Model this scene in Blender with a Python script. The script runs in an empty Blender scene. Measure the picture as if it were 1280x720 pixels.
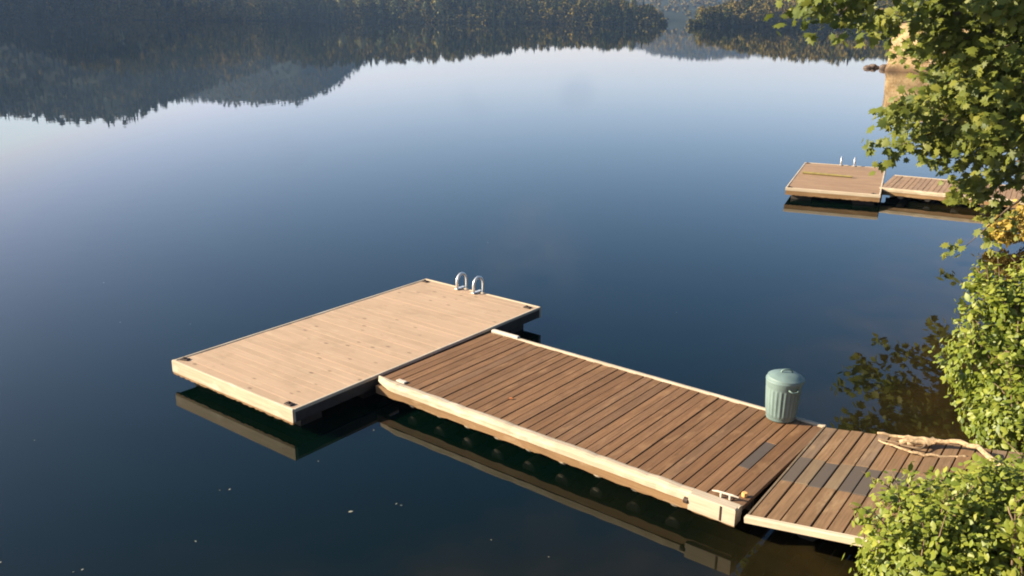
import bpy, bmesh, math, random
import numpy as np
from mathutils import Vector, Matrix, Euler

random.seed(7)
RNG = np.random.default_rng(11)
S = bpy.context.scene
COL = S.collection

# ------------------------------------------------------------------ camera
cam_d = bpy.data.cameras.new('camera')
cam = bpy.data.objects.new('camera', cam_d)
COL.objects.link(cam)
S.camera = cam
cam_d.sensor_width = 36.0
cam_d.lens = 36.0 * 1106.0 / 1280.0
cam_d.clip_start = 0.1
cam_d.clip_end = 20000
EYE = 5.35
cam.matrix_world = (Matrix.Translation((0, 0, EYE)) @ Matrix.Rotation(math.radians(90 - 17.2), 4, 'X')
                    @ Matrix.Rotation(math.radians(0.46), 4, 'Z'))

# ------------------------------------------------------------------ world, sun, exposure
SUN_EL, SUN_AZ = 23.0, (-0.995, 0.03)          # towards the sun: from the left of the picture
w = bpy.data.worlds.new('World')
S.world = w
w.use_nodes = True
wn = w.node_tree
bg = wn.nodes['Background']
sky = wn.nodes.new('ShaderNodeTexSky')
sky.sky_type = 'NISHITA'
sky.sun_disc = False
sky.sun_elevation = math.radians(SUN_EL)
sky.sun_rotation = math.atan2(SUN_AZ[0], SUN_AZ[1])
sky.air_density = 0.6
sky.dust_density = 1.0
sky.ozone_density = 1.0
bg.inputs['Strength'].default_value = 0.10
# the photograph's colour response: red falls off a little faster than blue away from the horizon
sep = wn.nodes.new('ShaderNodeSeparateColor'); com = wn.nodes.new('ShaderNodeCombineColor')
wn.links.new(sky.outputs[0], sep.inputs[0])
for i, (g, k, top) in enumerate(((1.80, 0.72, 3.0), (1.34, 0.80, 4.3), (1.20, 0.80, 5.2))):
    lo_ = wn.nodes.new('ShaderNodeMath'); lo_.operation = 'MINIMUM'; lo_.inputs[1].default_value = top
    pw = wn.nodes.new('ShaderNodeMath'); pw.operation = 'POWER'; pw.inputs[1].default_value = g
    mu_ = wn.nodes.new('ShaderNodeMath'); mu_.operation = 'MULTIPLY'; mu_.inputs[1].default_value = k
    wn.links.new(sep.outputs[i], lo_.inputs[0]); wn.links.new(lo_.outputs[0], pw.inputs[0]); wn.links.new(pw.outputs[0], mu_.inputs[0]); wn.links.new(mu_.outputs[0], com.inputs[i])
# a few thin morning clouds
tcw = wn.nodes.new('ShaderNodeTexCoord')
nzw = wn.nodes.new('ShaderNodeTexNoise'); nzw.inputs['Scale'].default_value = 16; nzw.inputs['Detail'].default_value = 5
wn.links.new(tcw.outputs['Generated'], nzw.inputs['Vector'])
acc = com.outputs[0]
for (cd, wd, st) in (((.024, .967, .252), .08, .75), ((.068, .994, .081), .03, .9), ((-.243, .956, .152), .035, .5), ((-.04, .99, .09), .03, .5),
                     ((.5, .8, .33), .07, .7), ((-.6, .7, .38), .08, .7), ((.2, .75, .63), .1, .7), ((-.3, -.8, .5), .1, .8), ((.6, -.6, .5), .1, .8)):
    v = Vector(cd).normalized()
    ds = wn.nodes.new('ShaderNodeVectorMath'); ds.operation = 'DISTANCE'; ds.inputs[1].default_value = v
    wn.links.new(tcw.outputs['Generated'], ds.inputs[0])
    mr = wn.nodes.new('ShaderNodeMapRange'); mr.interpolation_type = 'SMOOTHSTEP'
    mr.inputs['From Min'].default_value = wd; mr.inputs['From Max'].default_value = 0.0
    wn.links.new(ds.outputs['Value'], mr.inputs['Value'])
    nr = wn.nodes.new('ShaderNodeMapRange'); nr.inputs['From Min'].default_value = .38; nr.inputs['From Max'].default_value = .75
    nr.inputs['To Max'].default_value = st
    wn.links.new(nzw.outputs['Fac'], nr.inputs['Value'])
    mk = wn.nodes.new('ShaderNodeMath'); mk.operation = 'MULTIPLY'
    wn.links.new(mr.outputs[0], mk.inputs[0]); wn.links.new(nr.outputs[0], mk.inputs[1])
    mx = wn.nodes.new('ShaderNodeMix'); mx.data_type = 'RGBA'
    mx.inputs['B'].default_value = (2.5, 3.0, 3.7, 1)
    wn.links.new(mk.outputs[0], mx.inputs['Factor']); wn.links.new(acc, mx.inputs['A'])
    acc = mx.outputs['Result']
wn.links.new(acc, bg.inputs['Color'])
sun_d = bpy.data.lights.new('sun', 'SUN')
sun_d.energy = 4.8
sun_d.angle = math.radians(0.53)
sun_d.color = (1.0, 0.88, 0.66)
sun = bpy.data.objects.new('sun', sun_d)
COL.objects.link(sun)
_h = math.cos(math.radians(SUN_EL))
_n = math.hypot(*SUN_AZ)
sdir = Vector((SUN_AZ[0] / _n * _h, SUN_AZ[1] / _n * _h, math.sin(math.radians(SUN_EL))))
sun.rotation_euler = sdir.to_track_quat('Z', 'Y').to_euler()
sun.location = (-20, -5, 30)
S.view_settings.view_transform = 'Standard'
S.view_settings.look = 'None'
S.view_settings.gamma = 1.0
S.view_settings.exposure = 1.47
S.render.engine = 'CYCLES'
S.cycles.max_bounces = 8
S.cycles.volume_bounces = 0
S.cycles.filter_width = 1.9


# ------------------------------------------------------------------ helpers
def tag(o, label=None, cat=None, group=None, kind=None):
    if label: o['label'] = label
    if cat: o['category'] = cat
    if group: o['group'] = group
    if kind: o['kind'] = kind
    return o


def empty(name, loc=(0, 0, 0), rz=0.0, rot=None):
    o = bpy.data.objects.new(name, None)
    o.empty_display_size = 0.3
    COL.objects.link(o)
    o.location = loc
    o.rotation_euler = rot if rot else (0, 0, rz)
    return o


def link(name, me, mat=None, parent=None, loc=None, rot=None):
    o = bpy.data.objects.new(name, me)
    COL.objects.link(o)
    if mat is not None and not me.materials:
        me.materials.append(mat)
    if parent is not None:
        o.parent = parent
    if loc is not None: o.location = loc
    if rot is not None: o.rotation_euler = rot
    return o


class MB:
    """collects shapes and links them as one mesh object"""
    def __init__(self):
        self.bm = bmesh.new()

    def hexa(self, b, t):                       # two quads, bottom and top
        vs = [self.bm.verts.new(p) for p in list(b) + list(t)]
        for f in ((3, 2, 1, 0), (4, 5, 6, 7), (0, 1, 5, 4), (1, 2, 6, 5), (2, 3, 7, 6), (3, 0, 4, 7)):
            self.bm.faces.new([vs[i] for i in f])
        return self

    def box(self, x0, x1, y0, y1, z0, z1, bev=0.0):
        if bev <= 0:
            return self.hexa([(x0, y0, z0), (x1, y0, z0), (x1, y1, z0), (x0, y1, z0)],
                             [(x0, y0, z1), (x1, y0, z1), (x1, y1, z1), (x0, y1, z1)])
        b = bev                                  # chamfer along the top edges
        zb = z1 - b
        ring = lambda i, z: [self.bm.verts.new(p) for p in ((x0 + i, y0 + i, z), (x1 - i, y0 + i, z), (x1 - i, y1 - i, z), (x0 + i, y1 - i, z))]
        A, B, C = ring(0, z0), ring(0, zb), ring(b, z1)
        self.bm.faces.new(A[::-1])
        self.bm.faces.new(C)
        for P, Q in ((A, B), (B, C)):
            for i in range(4):
                j = (i + 1) % 4
                self.bm.faces.new([P[i], P[j], Q[j], Q[i]])
        return self

    def tube(self, pts, r, n=8, cap=True, flat=1.0):
        pts = [Vector(p) for p in pts]
        rs = r if isinstance(r, (list, tuple)) else [r] * len(pts)
        rings = []
        up = Vector((0.13, 0.31, 0.94))
        for i, p in enumerate(pts):
            d = (pts[min(i + 1, len(pts) - 1)] - pts[max(i - 1, 0)]).normalized()
            a = d.cross(up)
            if a.length < 1e-3: a = d.cross(Vector((1, 0, 0)))
            a.normalize()
            b = a.cross(d).normalized()
            up = b
            rings.append([self.bm.verts.new(p + a * (math.cos(2 * math.pi * k / n) * rs[i]) + b * (math.sin(2 * math.pi * k / n) * rs[i] * flat)) for k in range(n)])
        for P, Q in zip(rings, rings[1:]):
            for k in range(n):
                self.bm.faces.new([P[k], P[(k + 1) % n], Q[(k + 1) % n], Q[k]])
        if cap:
            self.bm.faces.new(rings[0][::-1])
            self.bm.faces.new(rings[-1])
        return self

    def lathe(self, prof, n=48, rfun=None):
        rings = []
        for (r, z) in prof:
            rings.append([self.bm.verts.new(((r + (rfun(2 * math.pi * k / n, z) if rfun else 0)) * math.cos(2 * math.pi * k / n),
                                             (r + (rfun(2 * math.pi * k / n, z) if rfun else 0)) * math.sin(2 * math.pi * k / n), z)) for k in range(n)])
        for P, Q in zip(rings, rings[1:]):
            for k in range(n):
                self.bm.faces.new([P[k], P[(k + 1) % n], Q[(k + 1) % n], Q[k]])
        self.bm.faces.new(rings[0][::-1])
        self.bm.faces.new(rings[-1])
        return self

    def mesh(self, name, smooth=False):
        me = bpy.data.meshes.new(name)
        bmesh.ops.recalc_face_normals(self.bm, faces=self.bm.faces[:])
        self.bm.to_mesh(me)
        self.bm.free()
        if smooth:
            me.polygons.foreach_set('use_smooth', [True] * len(me.polygons))
        return me

    def build(self, name, mat, parent=None, loc=None, rot=None, smooth=False):
        return link(name, self.mesh(name, smooth), mat, parent, loc, rot)


def tri_mesh(name, V, T, tone=None, smooth=False):
    """a mesh from numpy vertices and triangles, with a per-face tone"""
    V = np.asarray(V, dtype=np.float32); T = np.asarray(T, dtype=np.int32)
    me = bpy.data.meshes.new(name)
    me.vertices.add(len(V)); me.vertices.foreach_set('co', V.ravel())
    me.loops.add(T.size); me.loops.foreach_set('vertex_index', T.ravel())
    me.polygons.add(len(T))
    me.polygons.foreach_set('loop_start', np.arange(0, T.size, 3, dtype=np.int32))
    me.polygons.foreach_set('loop_total', np.full(len(T), 3, dtype=np.int32))
    if smooth: me.polygons.foreach_set('use_smooth', np.ones(len(T), dtype=bool))
    me.update(calc_edges=True)
    if tone is not None:
        a = me.attributes.new('tone', 'FLOAT', 'FACE')
        a.data.foreach_set('value', np.asarray(tone, dtype=np.float32))
    return me


# ------------------------------------------------------------------ materials
def new_mat(name):
    m = bpy.data.materials.new(name)
    m.use_nodes = True
    nt = m.node_tree
    return m, nt, nt.nodes['Principled BSDF'], (lambda t: nt.nodes.new('ShaderNode' + t)), nt.links.new


def mix(nt, fac, a, b):
    n = nt.nodes.new('ShaderNodeMix'); n.data_type = 'RGBA'
    for sock, v in ((n.inputs['Factor'], fac), (n.inputs['A'], a), (n.inputs['B'], b)):
        if isinstance(v, (int, float)): sock.default_value = v
        elif isinstance(v, tuple): sock.default_value = (*v, 1)
        else: nt.links.new(v, sock)
    return n.outputs['Result']


def ramp(nt, src, a, b):
    n = nt.nodes.new('ShaderNodeMapRange')
    n.inputs['From Min'].default_value = a; n.inputs['From Max'].default_value = b
    nt.links.new(src, n.inputs['Value'])
    return n.outputs[0]


def noise(nt, vec, scale, detail=3.0, rough=0.55):
    n = nt.nodes.new('ShaderNodeTexNoise')
    n.inputs['Scale'].default_value = scale; n.inputs['Detail'].default_value = detail
    n.inputs['Roughness'].default_value = rough
    if vec is not None: nt.links.new(vec, n.inputs['Vector'])
    return n.outputs['Fac']


def wood(name, ca, cb, cstain, knots=0.5, rough=0.8, grain=1.0, gdark=0.62, weather=.6):
    """boards: each object gets its own tone, grain runs along local X, stains and knots"""
    m, nt, bs, N, L = new_mat(name)
    tc = N('TexCoord'); oi = N('ObjectInfo')
    add = N('VectorMath'); add.operation = 'ADD'
    rv = N('CombineXYZ')
    for i, k in enumerate((37.0, 91.0, 53.0)):
        mm = N('Math'); mm.operation = 'MULTIPLY'; mm.inputs[1].default_value = k
        L(oi.outputs['Random'], mm.inputs[0]); L(mm.outputs[0], rv.inputs[i])
    L(tc.outputs['Object'], add.inputs[0]); L(rv.outputs[0], add.inputs[1])
    mp = N('Mapping'); mp.inputs['Scale'].default_value = (1.2, 26, 26)
    L(add.outputs[0], mp.inputs['Vector'])
    g = noise(nt, mp.outputs[0], 1.6 * grain, 5, 0.65)
    mp2 = N('Mapping'); mp2.inputs['Scale'].default_value = (1.0, 3.0, 3.0)
    L(add.outputs[0], mp2.inputs['Vector'])
    blot = noise(nt, mp2.outputs[0], 2.2, 4, 0.6)
    c = mix(nt, ramp(nt, oi.outputs['Random'], 0, 1), ca, cb)
    w2 = N('Math'); w2.operation = 'FRACT'; w3 = N('Math'); w3.operation = 'MULTIPLY'; w3.inputs[1].default_value = 17.31
    L(oi.outputs['Random'], w3.inputs[0]); L(w3.outputs[0], w2.inputs[0])
    gr = N('MapRange'); gr.inputs['From Min'].default_value = .55; gr.inputs['From Max'].default_value = 1.0; gr.inputs['To Max'].default_value = weather
    L(w2.outputs[0], gr.inputs['Value'])
    lum = sum(ca) / 3
    c = mix(nt, gr.outputs[0], c, (lum * .95, lum * .80, lum * .66))
    ge_ = N('NewGeometry')                                   # stains that run over several boards
    st_ = ramp(nt, noise(nt, ge_.outputs['Position'], 1.7, 6, .68), .52, .72)
    ms_ = N('Math'); ms_.operation = 'MULTIPLY'; ms_.inputs[1].default_value = .45; L(st_, ms_.inputs[0])
    c = mix(nt, ms_.outputs[0], c, tuple(x * .62 for x in cb))
    big = ramp(nt, noise(nt, add.outputs[0], 0.9, 3, .5), .38, .62)
    c = mix(nt, big, c, mix(nt, .22, c, tuple(x * .5 for x in cb)))
    c = mix(nt, ramp(nt, g, 0.42, 0.80), c, tuple(x * gdark for x in cb))
    c = mix(nt, ramp(nt, blot, 0.55, 0.82), c, cstain)
    # knots
    vo = N('TexVoronoi'); vo.inputs['Scale'].default_value = 2.6
    mp3 = N('Mapping'); mp3.inputs['Scale'].default_value = (1.0, 1.9, 1.9)
    L(add.outputs[0], mp3.inputs['Vector']); L(mp3.outputs[0], vo.inputs['Vector'])
    kn = N('MapRange'); kn.inputs['From Min'].default_value = 0.07; kn.inputs['From Max'].default_value = 0.15
    kn.inputs['To Min'].default_value = knots; kn.inputs['To Max'].default_value = 0
    L(vo.outputs['Distance'], kn.inputs['Value'])
    c = mix(nt, kn.outputs[0], c, tuple(x * 0.35 for x in cb))
    L(c, bs.inputs['Base Color'])
    bs.inputs['Roughness'].default_value = rough
    bs.inputs['Specular IOR Level'].default_value = 0.25
    bp = N('Bump'); bp.inputs['Strength'].default_value = 0.35; bp.inputs['Distance'].default_value = 0.004
    L(g, bp.inputs['Height']); L(bp.outputs[0], bs.inputs['Normal'])
    return m


def plain(name, c, rough=0.6, metal=0.0, var=0.25, scale=6.0, bump=0.0):
    m, nt, bs, N, L = new_mat(name)
    tc = N('TexCoord')
    n = noise(nt, tc.outputs['Object'], scale, 4)
    L(mix(nt, ramp(nt, n, 0.3, 0.7), tuple(x * (1 - var) for x in c), tuple(min(1, x * (1 + var)) for x in c)), bs.inputs['Base Color'])
    bs.inputs['Roughness'].default_value = rough
    bs.inputs['Metallic'].default_value = metal
    if bump:
        bp = N('Bump'); bp.inputs['Strength'].default_value = 0.6; bp.inputs['Distance'].default_value = bump
        L(n, bp.inputs['Height']); L(bp.outputs[0], bs.inputs['Normal'])
    return m


def leafmat(name, ca, cb, cc, trans=0.35, rough=0.5, spec=0.3):
    """leaves: colour by the per-face tone (0 dark green, 0.5 green, 1 yellow); light also passes through"""
    m, nt, bs, N, L = new_mat(name)
    at = N('Attribute'); at.attribute_name = 'tone'
    cr = N('ValToRGB')
    e = cr.color_ramp.elements
    e[0].color = (*ca, 1); e[1].color = (*cc, 1)
    mid = e.new(0.5); mid.color = (*cb, 1)
    L(at.outputs['Fac'], cr.inputs[0])
    L(cr.outputs[0], bs.inputs['Base Color'])
    bs.inputs['Roughness'].default_value = rough
    bs.inputs['Specular IOR Level'].default_value = spec
    if trans > 0:
        tr = N('BsdfTranslucent'); L(cr.outputs[0], tr.inputs['Color'])
        ms = N('MixShader'); ms.inputs[0].default_value = trans
        L(bs.outputs[0], ms.inputs[1]); L(tr.outputs[0], ms.inputs[2])
        L(ms.outputs[0], nt.nodes['Material Output'].inputs['Surface'])
    return m


PALE = wood('pale_planks', (0.515, 0.345, 0.225), (0.49, 0.328, 0.212), (0.53, 0.385, 0.25), 0.75, grain=0.6, gdark=0.84, weather=.05)
BROWN = wood('brown_planks', (0.270, 0.138, 0.064), (0.205, 0.102, 0.046), (0.32, 0.18, 0.088), 0.3, weather=.2, gdark=.5)
TANW = wood('dull_tan_planks', (0.25, 0.175, 0.105), (0.20, 0.135, 0.08), (0.29, 0.21, 0.13), 0.2)
GANG = wood('faded_brown_planks', (0.265, 0.155, 0.080), (0.205, 0.115, 0.058), (0.31, 0.20, 0.11), 0.3, weather=.5, gdark=.55)
GREYW = wood('grey_planks', (0.085, 0.066, 0.060), (0.15, 0.112, 0.082), (0.075, 0.06, 0.057), 0.1)
FARW = wood('far_planks', (0.42, 0.26, 0.155), (0.36, 0.22, 0.13), (0.45, 0.29, 0.17), 0.25, weather=.15)
RIM = wood('bleached_rim', (0.62, 0.50, 0.37), (0.55, 0.43, 0.30), (0.70, 0.60, 0.46), 0.15)
STR = wood('orange_stringer', (0.33, 0.195, 0.095), (0.25, 0.14, 0.065), (0.42, 0.29, 0.17), 0.3)
DARKW = plain('dark_shaded_timber', (0.035, 0.026, 0.02), 0.8, var=0.4, bump=0.01)  # dark timber for joists and floats; painted shade on the side beams
FLOATM = plain('pale_float_plastic', (0.45, 0.36, 0.27), 0.6, var=0.3)
RUST = plain('rusty_iron', (0.055, 0.032, 0.022), 0.7, 0.3, var=0.4)
STEEL = plain('brushed_rail_metal', (0.78, 0.76, 0.73), 0.38, 0.6, var=0.06)
WHITEP = plain('whitewashed_timber', (0.60, 0.51, 0.41), 0.7, var=0.12, scale=9)
CANM = plain('green_can', (0.155, 0.215, 0.203), 0.55, 0.0, var=0.22, scale=4)
CANH = plain('green_can_handle', (0.16, 0.23, 0.20), 0.45, 0.0, var=0.12)
DEADW = plain('bleached_dead_wood', (0.42, 0.285, 0.16), 0.9, var=0.5, scale=30, bump=0.012)
BARK = plain('grey_brown_bark', (0.11, 0.075, 0.05), 0.9, var=0.45, scale=9, bump=0.03)
TWIG = plain('brown_twig', (0.20, 0.13, 0.075), 0.85, var=0.35, scale=12)
MAPLE = leafmat('maple_leaves', (0.070, 0.100, 0.018), (0.190, 0.208, 0.034), (0.35, 0.30, 0.055), 0.40)
SHRUB = leafmat('shrub_leaves', (0.085, 0.125, 0.016), (0.190, 0.225, 0.026), (0.33, 0.33, 0.05), 0.3, 0.45, 0.35)
YELLOW = leafmat('yellow_leaves', (0.20, 0.19, 0.03), (0.42, 0.30, 0.05), (0.55, 0.36, 0.09), 0.3)
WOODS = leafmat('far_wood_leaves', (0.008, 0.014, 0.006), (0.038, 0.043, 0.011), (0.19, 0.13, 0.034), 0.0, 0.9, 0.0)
PALET = leafmat('pale_tree_leaves', (0.07, 0.085, 0.04), (0.13, 0.135, 0.06), (0.21, 0.18, 0.08), 0.0, 0.9, 0.0)
FLOATL = leafmat('floating_leaf', (0.17, 0.15, 0.10), (0.27, 0.25, 0.18), (0.34, 0.31, 0.24), 0.0, 0.6)


def soil_mat(name, a, b, c, scale):
    m, nt, bs, N, L = new_mat(name)
    ge = N('NewGeometry')
    n1 = noise(nt, ge.outputs['Position'], scale, 6, 0.6)
    n2 = noise(nt, ge.outputs['Position'], scale * 4.3, 4, 0.6)
    L(mix(nt, ramp(nt, n2, 0.45, 0.7), mix(nt, ramp(nt, n1, 0.35, 0.65), a, b), c), bs.inputs['Base Color'])
    bs.inputs['Roughness'].default_value = 0.95
    bs.inputs['Specular IOR Level'].default_value = 0.1
    bp = N('Bump'); bp.inputs['Distance'].default_value = 0.08; bp.inputs['Strength'].default_value = 0.7
    L(n2, bp.inputs['Height']); L(bp.outputs[0], bs.inputs['Normal'])
    return m


SOIL = soil_mat('bank_soil', (0.085, 0.06, 0.038), (0.055, 0.06, 0.025), (0.12, 0.085, 0.05), 0.8)
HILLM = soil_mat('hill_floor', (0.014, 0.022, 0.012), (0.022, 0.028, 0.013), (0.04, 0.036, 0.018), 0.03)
def wet_foot(m):
    nt = m.node_tree; bs = nt.nodes['Principled BSDF']; src = bs.inputs['Base Color'].links[0].from_socket
    ge = nt.nodes.new('ShaderNodeNewGeometry'); sp = nt.nodes.new('ShaderNodeSeparateXYZ')
    nt.links.new(ge.outputs['Position'], sp.inputs[0])
    nt.links.new(mix(nt, ramp(nt, sp.outputs['Z'], .75, .15), src, (.13, .08, .045)), bs.inputs['Base Color'])


BLUFF = soil_mat('sandy_bluff', (0.38, 0.26, 0.135), (0.22, 0.135, 0.065), (0.44, 0.32, 0.18), 0.9)
wet_foot(BLUFF)
ROCK = soil_mat('brown_rock', (0.15, 0.105, 0.08), (0.11, 0.08, 0.065), (0.2, 0.15, 0.12), 1.2)

# ------------------------------------------------------------------ water
SHORE = [(-60, -9), (-40, -6), (-15, -1), (-6, 2.4), (0, 4.2), (3, 5.4), (5.4, 7.0), (6.6, 9.5), (8.7, 14), (11.2, 18),
         (13.0, 21.2), (15.4, 25), (18, 31), (24, 42), (33, 58), (41, 80), (44.5, 93), (50, 106), (62, 113), (90, 130), (150, 160)]


def shore_dist(x, y):
    """signed distance to the near shoreline, positive on land (to the right of the way along it)"""
    best = np.full_like(x, 1e9); sgn = np.ones_like(x)
    for (ax, ay), (bx, by) in zip(SHORE, SHORE[1:]):
        dx, dy = bx - ax, by - ay
        t = np.clip(((x - ax) * dx + (y - ay) * dy) / (dx * dx + dy * dy), 0, 1)
        ex, ey = x - ax - t * dx, y - ay - t * dy
        d = np.hypot(ex, ey)
        s = np.sign(ex * dy - ey * dx)
        up = d < best
        best = np.where(up, d, best); sgn = np.where(up, s, sgn)
    return best * np.where(sgn == 0, 1, sgn)


def grid_mesh(name, xs, ys, zf, mat, kind='structure', smooth=True, attr=None):
    X, Y = np.meshgrid(xs, ys)
    Z = zf(X, Y)
    nx, ny = len(xs), len(ys)
    V = np.stack([X.ravel(), Y.ravel(), Z.ravel()], 1)
    i = (np.arange(ny - 1)[:, None] * nx + np.arange(nx - 1)[None, :]).ravel()
    T = np.concatenate([np.stack([i, i + 1, i + nx + 1], 1), np.stack([i, i + nx + 1, i + nx], 1)])
    me = tri_mesh(name, V, T, None, smooth)
    if attr is not None:
        a = me.attributes.new(attr[0], 'FLOAT', 'POINT')
        a.data.foreach_set('value', attr[1](X, Y).ravel().astype(np.float32))
    o = link(name, me, mat)
    o['kind'] = kind
    return o


def water_mat():
    m, nt, bs, N, L = new_mat('lake_water')
    ge = N('NewGeometry')
    at = N('Attribute'); at.attribute_name = 'shallow'
    n = noise(nt, ge.outputs['Position'], 0.9, 5, 0.6)
    bed = mix(nt, ramp(nt, n, 0.35, 0.68), (0.014, 0.010, 0.003), (0.042, 0.026, 0.008))
    deep = mix(nt, ramp(nt, noise(nt, ge.outputs['Position'], 0.25, 2), 0.3, 0.7), (0.0004, 0.0036, 0.0022), (0.0006, 0.0044, 0.0028))
    mm = N('Math'); mm.operation = 'MULTIPLY_ADD'
    L(n, mm.inputs[0]); mm.inputs[1].default_value = 0.5; mm.inputs[2].default_value = -0.25
    ad = N('Math'); ad.operation = 'ADD'; ad.use_clamp = True
    L(at.outputs['Fac'], ad.inputs[0]); L(mm.outputs[0], ad.inputs[1])
    mu = N('Math'); mu.operation = 'MULTIPLY'; L(ad.outputs[0], mu.inputs[0]); L(at.outputs['Fac'], mu.inputs[1])
    L(mix(nt, mu.outputs[0], deep, bed), bs.inputs['Base Color'])
    bs.inputs['Roughness'].default_value = 0.0
    bs.inputs['IOR'].default_value = 1.333
    bp = N('Bump'); bp.inputs['Strength'].default_value = 1.0; bp.inputs['Distance'].default_value = 0.0012
    L(noise(nt, ge.outputs['Position'], 1.3, 2, 0.5), bp.inputs['Height'])
    L(bp.outputs[0], bs.inputs['Normal'])
    return m


WATER = water_mat()
xs = np.concatenate([[-3200, -1500, -600, -200, -80, -30], np.arange(-14, 20.01, 0.8), [24, 30, 40, 60, 100, 300, 900, 1800, 3200]])
ys = np.concatenate([[-60, -20, -8], np.arange(0, 40.01, 0.8), [45, 60, 90, 150, 300, 700, 1500, 3300]])
grid_mesh('water', xs, ys, lambda X, Y: X * 0.0, WATER, attr=('shallow', lambda X, Y: np.clip(1.0 + (shore_dist(X, Y) + 0.8) / 4.6, 0, 1)))


def vnoise(x, y, seed=0):
    """smooth value noise"""
    xi, yi = np.floor(x), np.floor(y)
    fx, fy = x - xi, y - yi
    fx, fy = fx * fx * (3 - 2 * fx), fy * fy * (3 - 2 * fy)
    h = lambda a, b: np.modf(np.abs(np.sin(a * 127.1 + b * 311.7 + seed * 74.7) * 43758.5453))[0]
    return (h(xi, yi) * (1 - fx) + h(xi + 1, yi) * fx) * (1 - fy) + (h(xi, yi + 1) * (1 - fx) + h(xi + 1, yi + 1) * fx) * fy


def bank_z(X, Y):
    d = shore_dist(X, Y)
    land = 0.12 + 0.9 * np.minimum(d, 3.7) + 0.30 * np.clip(d - 3.7, 0, 14) + 0.05 * np.clip(d - 17, 0, 100)
    sea = np.maximum(d * 0.45, -2.5)
    return np.where(d > 0, land, sea) + (vnoise(X * 0.7, Y * 0.7, 1) - 0.5) * 0.35 * np.clip(d + 0.5, 0, 1.5) + 0.0


grid_mesh('ground', np.arange(-50, 100.1, 0.9), np.arange(-40, 125.1, 0.9), bank_z, SOIL)


# ------------------------------------------------------------------ hills and their woods
def interp(pts):
    p = np.array(pts, dtype=float)
    return lambda t: np.interp(t, p[:, 0], p[:, 1])


class Hill:
    """a ridge: t = X/Y across, s = 0 at the waterline, 1 at the ridge, 2 behind it"""
    def __init__(self, name, t0, t1, elev, shore, ridge, back, tree_h, power=0.8, nt=140, ns=26, lo=None):
        self.t0, self.t1 = t0, t1
        self.elev, self.shore, self.ridge, self.back = interp(elev), interp(shore), interp(ridge), back
        self.tree_h, self.power = tree_h, power
        t = np.linspace(t0, t1, nt); s = np.concatenate([[-.12, -.012, 0, .012, .03, .06], np.linspace(.1, 2, ns)])
        ns = len(s)
        Tt, Ss = np.meshgrid(t, s)
        P = self.pos(Tt, Ss)
        i = (np.arange(ns - 1)[:, None] * nt + np.arange(nt - 1)[None, :]).ravel()
        T = np.concatenate([np.stack([i, i + 1, i + nt + 1], 1), np.stack([i, i + nt + 1, i + nt], 1)])
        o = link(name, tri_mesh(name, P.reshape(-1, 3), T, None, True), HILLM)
        o['kind'] = 'structure'

    def pos(self, t, s):
        y0, y1 = self.shore(t), self.ridge(t)
        Y = np.where(s <= 1, y0 + (y1 - y0) * s, y1 + self.back * (s - 1))
        top = np.maximum(y1 * self.elev(t) - EYE - self.tree_h * 0.93, 0.6)
        prof = np.where(s <= 1, np.clip(s, 0, 1) ** self.power, 1 - 0.75 * np.clip(s - 1, 0, 1) ** 1.2)
        z = 0.5 * np.clip(s * 40, -1, 1) + top * prof
        z = z + (vnoise(t * 60, s * 4, 3) - 0.5) * 0.10 * top * np.clip(s, 0, 1) * np.clip(1.6 - s, 0, 1)
        return np.stack([t * Y, Y, z], -1)


def proto_conifer(h, r, tiers, per, rs):
    V, T, N = [], [], []
    for k in range(tiers):
        f = k / tiers
        z = h * (0.10 + 0.90 * f)
        rad = r * (1 - f) ** 0.85 * rs.uniform(0.8, 1.15) + 0.12
        for j in range(per):
            a = 2 * math.pi * (j + rs.uniform(-.3, .3)) / per + k * 0.7
            rr = rad * rs.uniform(0.65, 1.15)
            wd = rr * 0.42
            c, s_ = math.cos(a), math.sin(a)
            b = len(V)
            zt = z + h / tiers * 1.1
            V += [(0, 0, zt), (c * rr * .6 - s_ * wd, s_ * rr * .6 + c * wd, z + h / tiers * .1), (c * rr, s_ * rr, z - h / tiers * .45), (c * rr * .6 + s_ * wd, s_ * rr * .6 - c * wd, z + h / tiers * .1)]
            T += [(b, b + 1, b + 2), (b, b + 2, b + 3)]
            v = rs.uniform(0, 0.35); N += [v, v]
    b = len(V)
    V += [(0.12, 0, h * 0.9), (-0.06, 0.1, h * 0.9), (-0.06, -0.1, h * 0.9), (0, 0, h * 1.03)]
    T += [(b, b + 1, b + 3), (b + 1, b + 2, b + 3), (b + 2, b, b + 3)]; N += [.2] * 3
    return np.array(V), np.array(T), np.array(N)


def proto_broad(h, r, n, size, rs, base=0.12):
    """a broadleaf crown of many leaf-clump faces in a few lobes"""
    lobes = [(np.array([rs.uniform(-.45, .45) * r, rs.uniform(-.45, .45) * r, h * rs.uniform(base + .18, .82)]), r * rs.uniform(.45, .75)) for _ in range(7)]
    lobes.append((np.array([0, 0, h * .86]), r * .42))
    V, T, N = [], [], []
    for i in range(n):
        c, R_ = lobes[rs.integers(len(lobes))]
        d = rs.normal(size=3); d /= np.linalg.norm(d)
        p = c + d * R_ * rs.uniform(.65, 1.05) * np.array([1, 1, 1.15])
        p[2] = min(max(p[2], h * base), h)
        nr = d + rs.normal(size=3) * .5; nr /= np.linalg.norm(nr)
        a = np.cross(nr, [0.2, 0.1, 1]); a /= np.linalg.norm(a) + 1e-6
        bb = np.cross(nr, a)
        s_ = size * rs.uniform(.6, 1.3)
        b = len(V)
        V += [p + a * s_, p + bb * s_ * .8, p - a * s_, p - bb * s_ * .8]
        T += [(b, b + 1, b + 2), (b, b + 2, b + 3)]
        v = rs.uniform(.25, .75); N += [v, v]
    return np.array(V), np.array(T), np.array(N)


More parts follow.
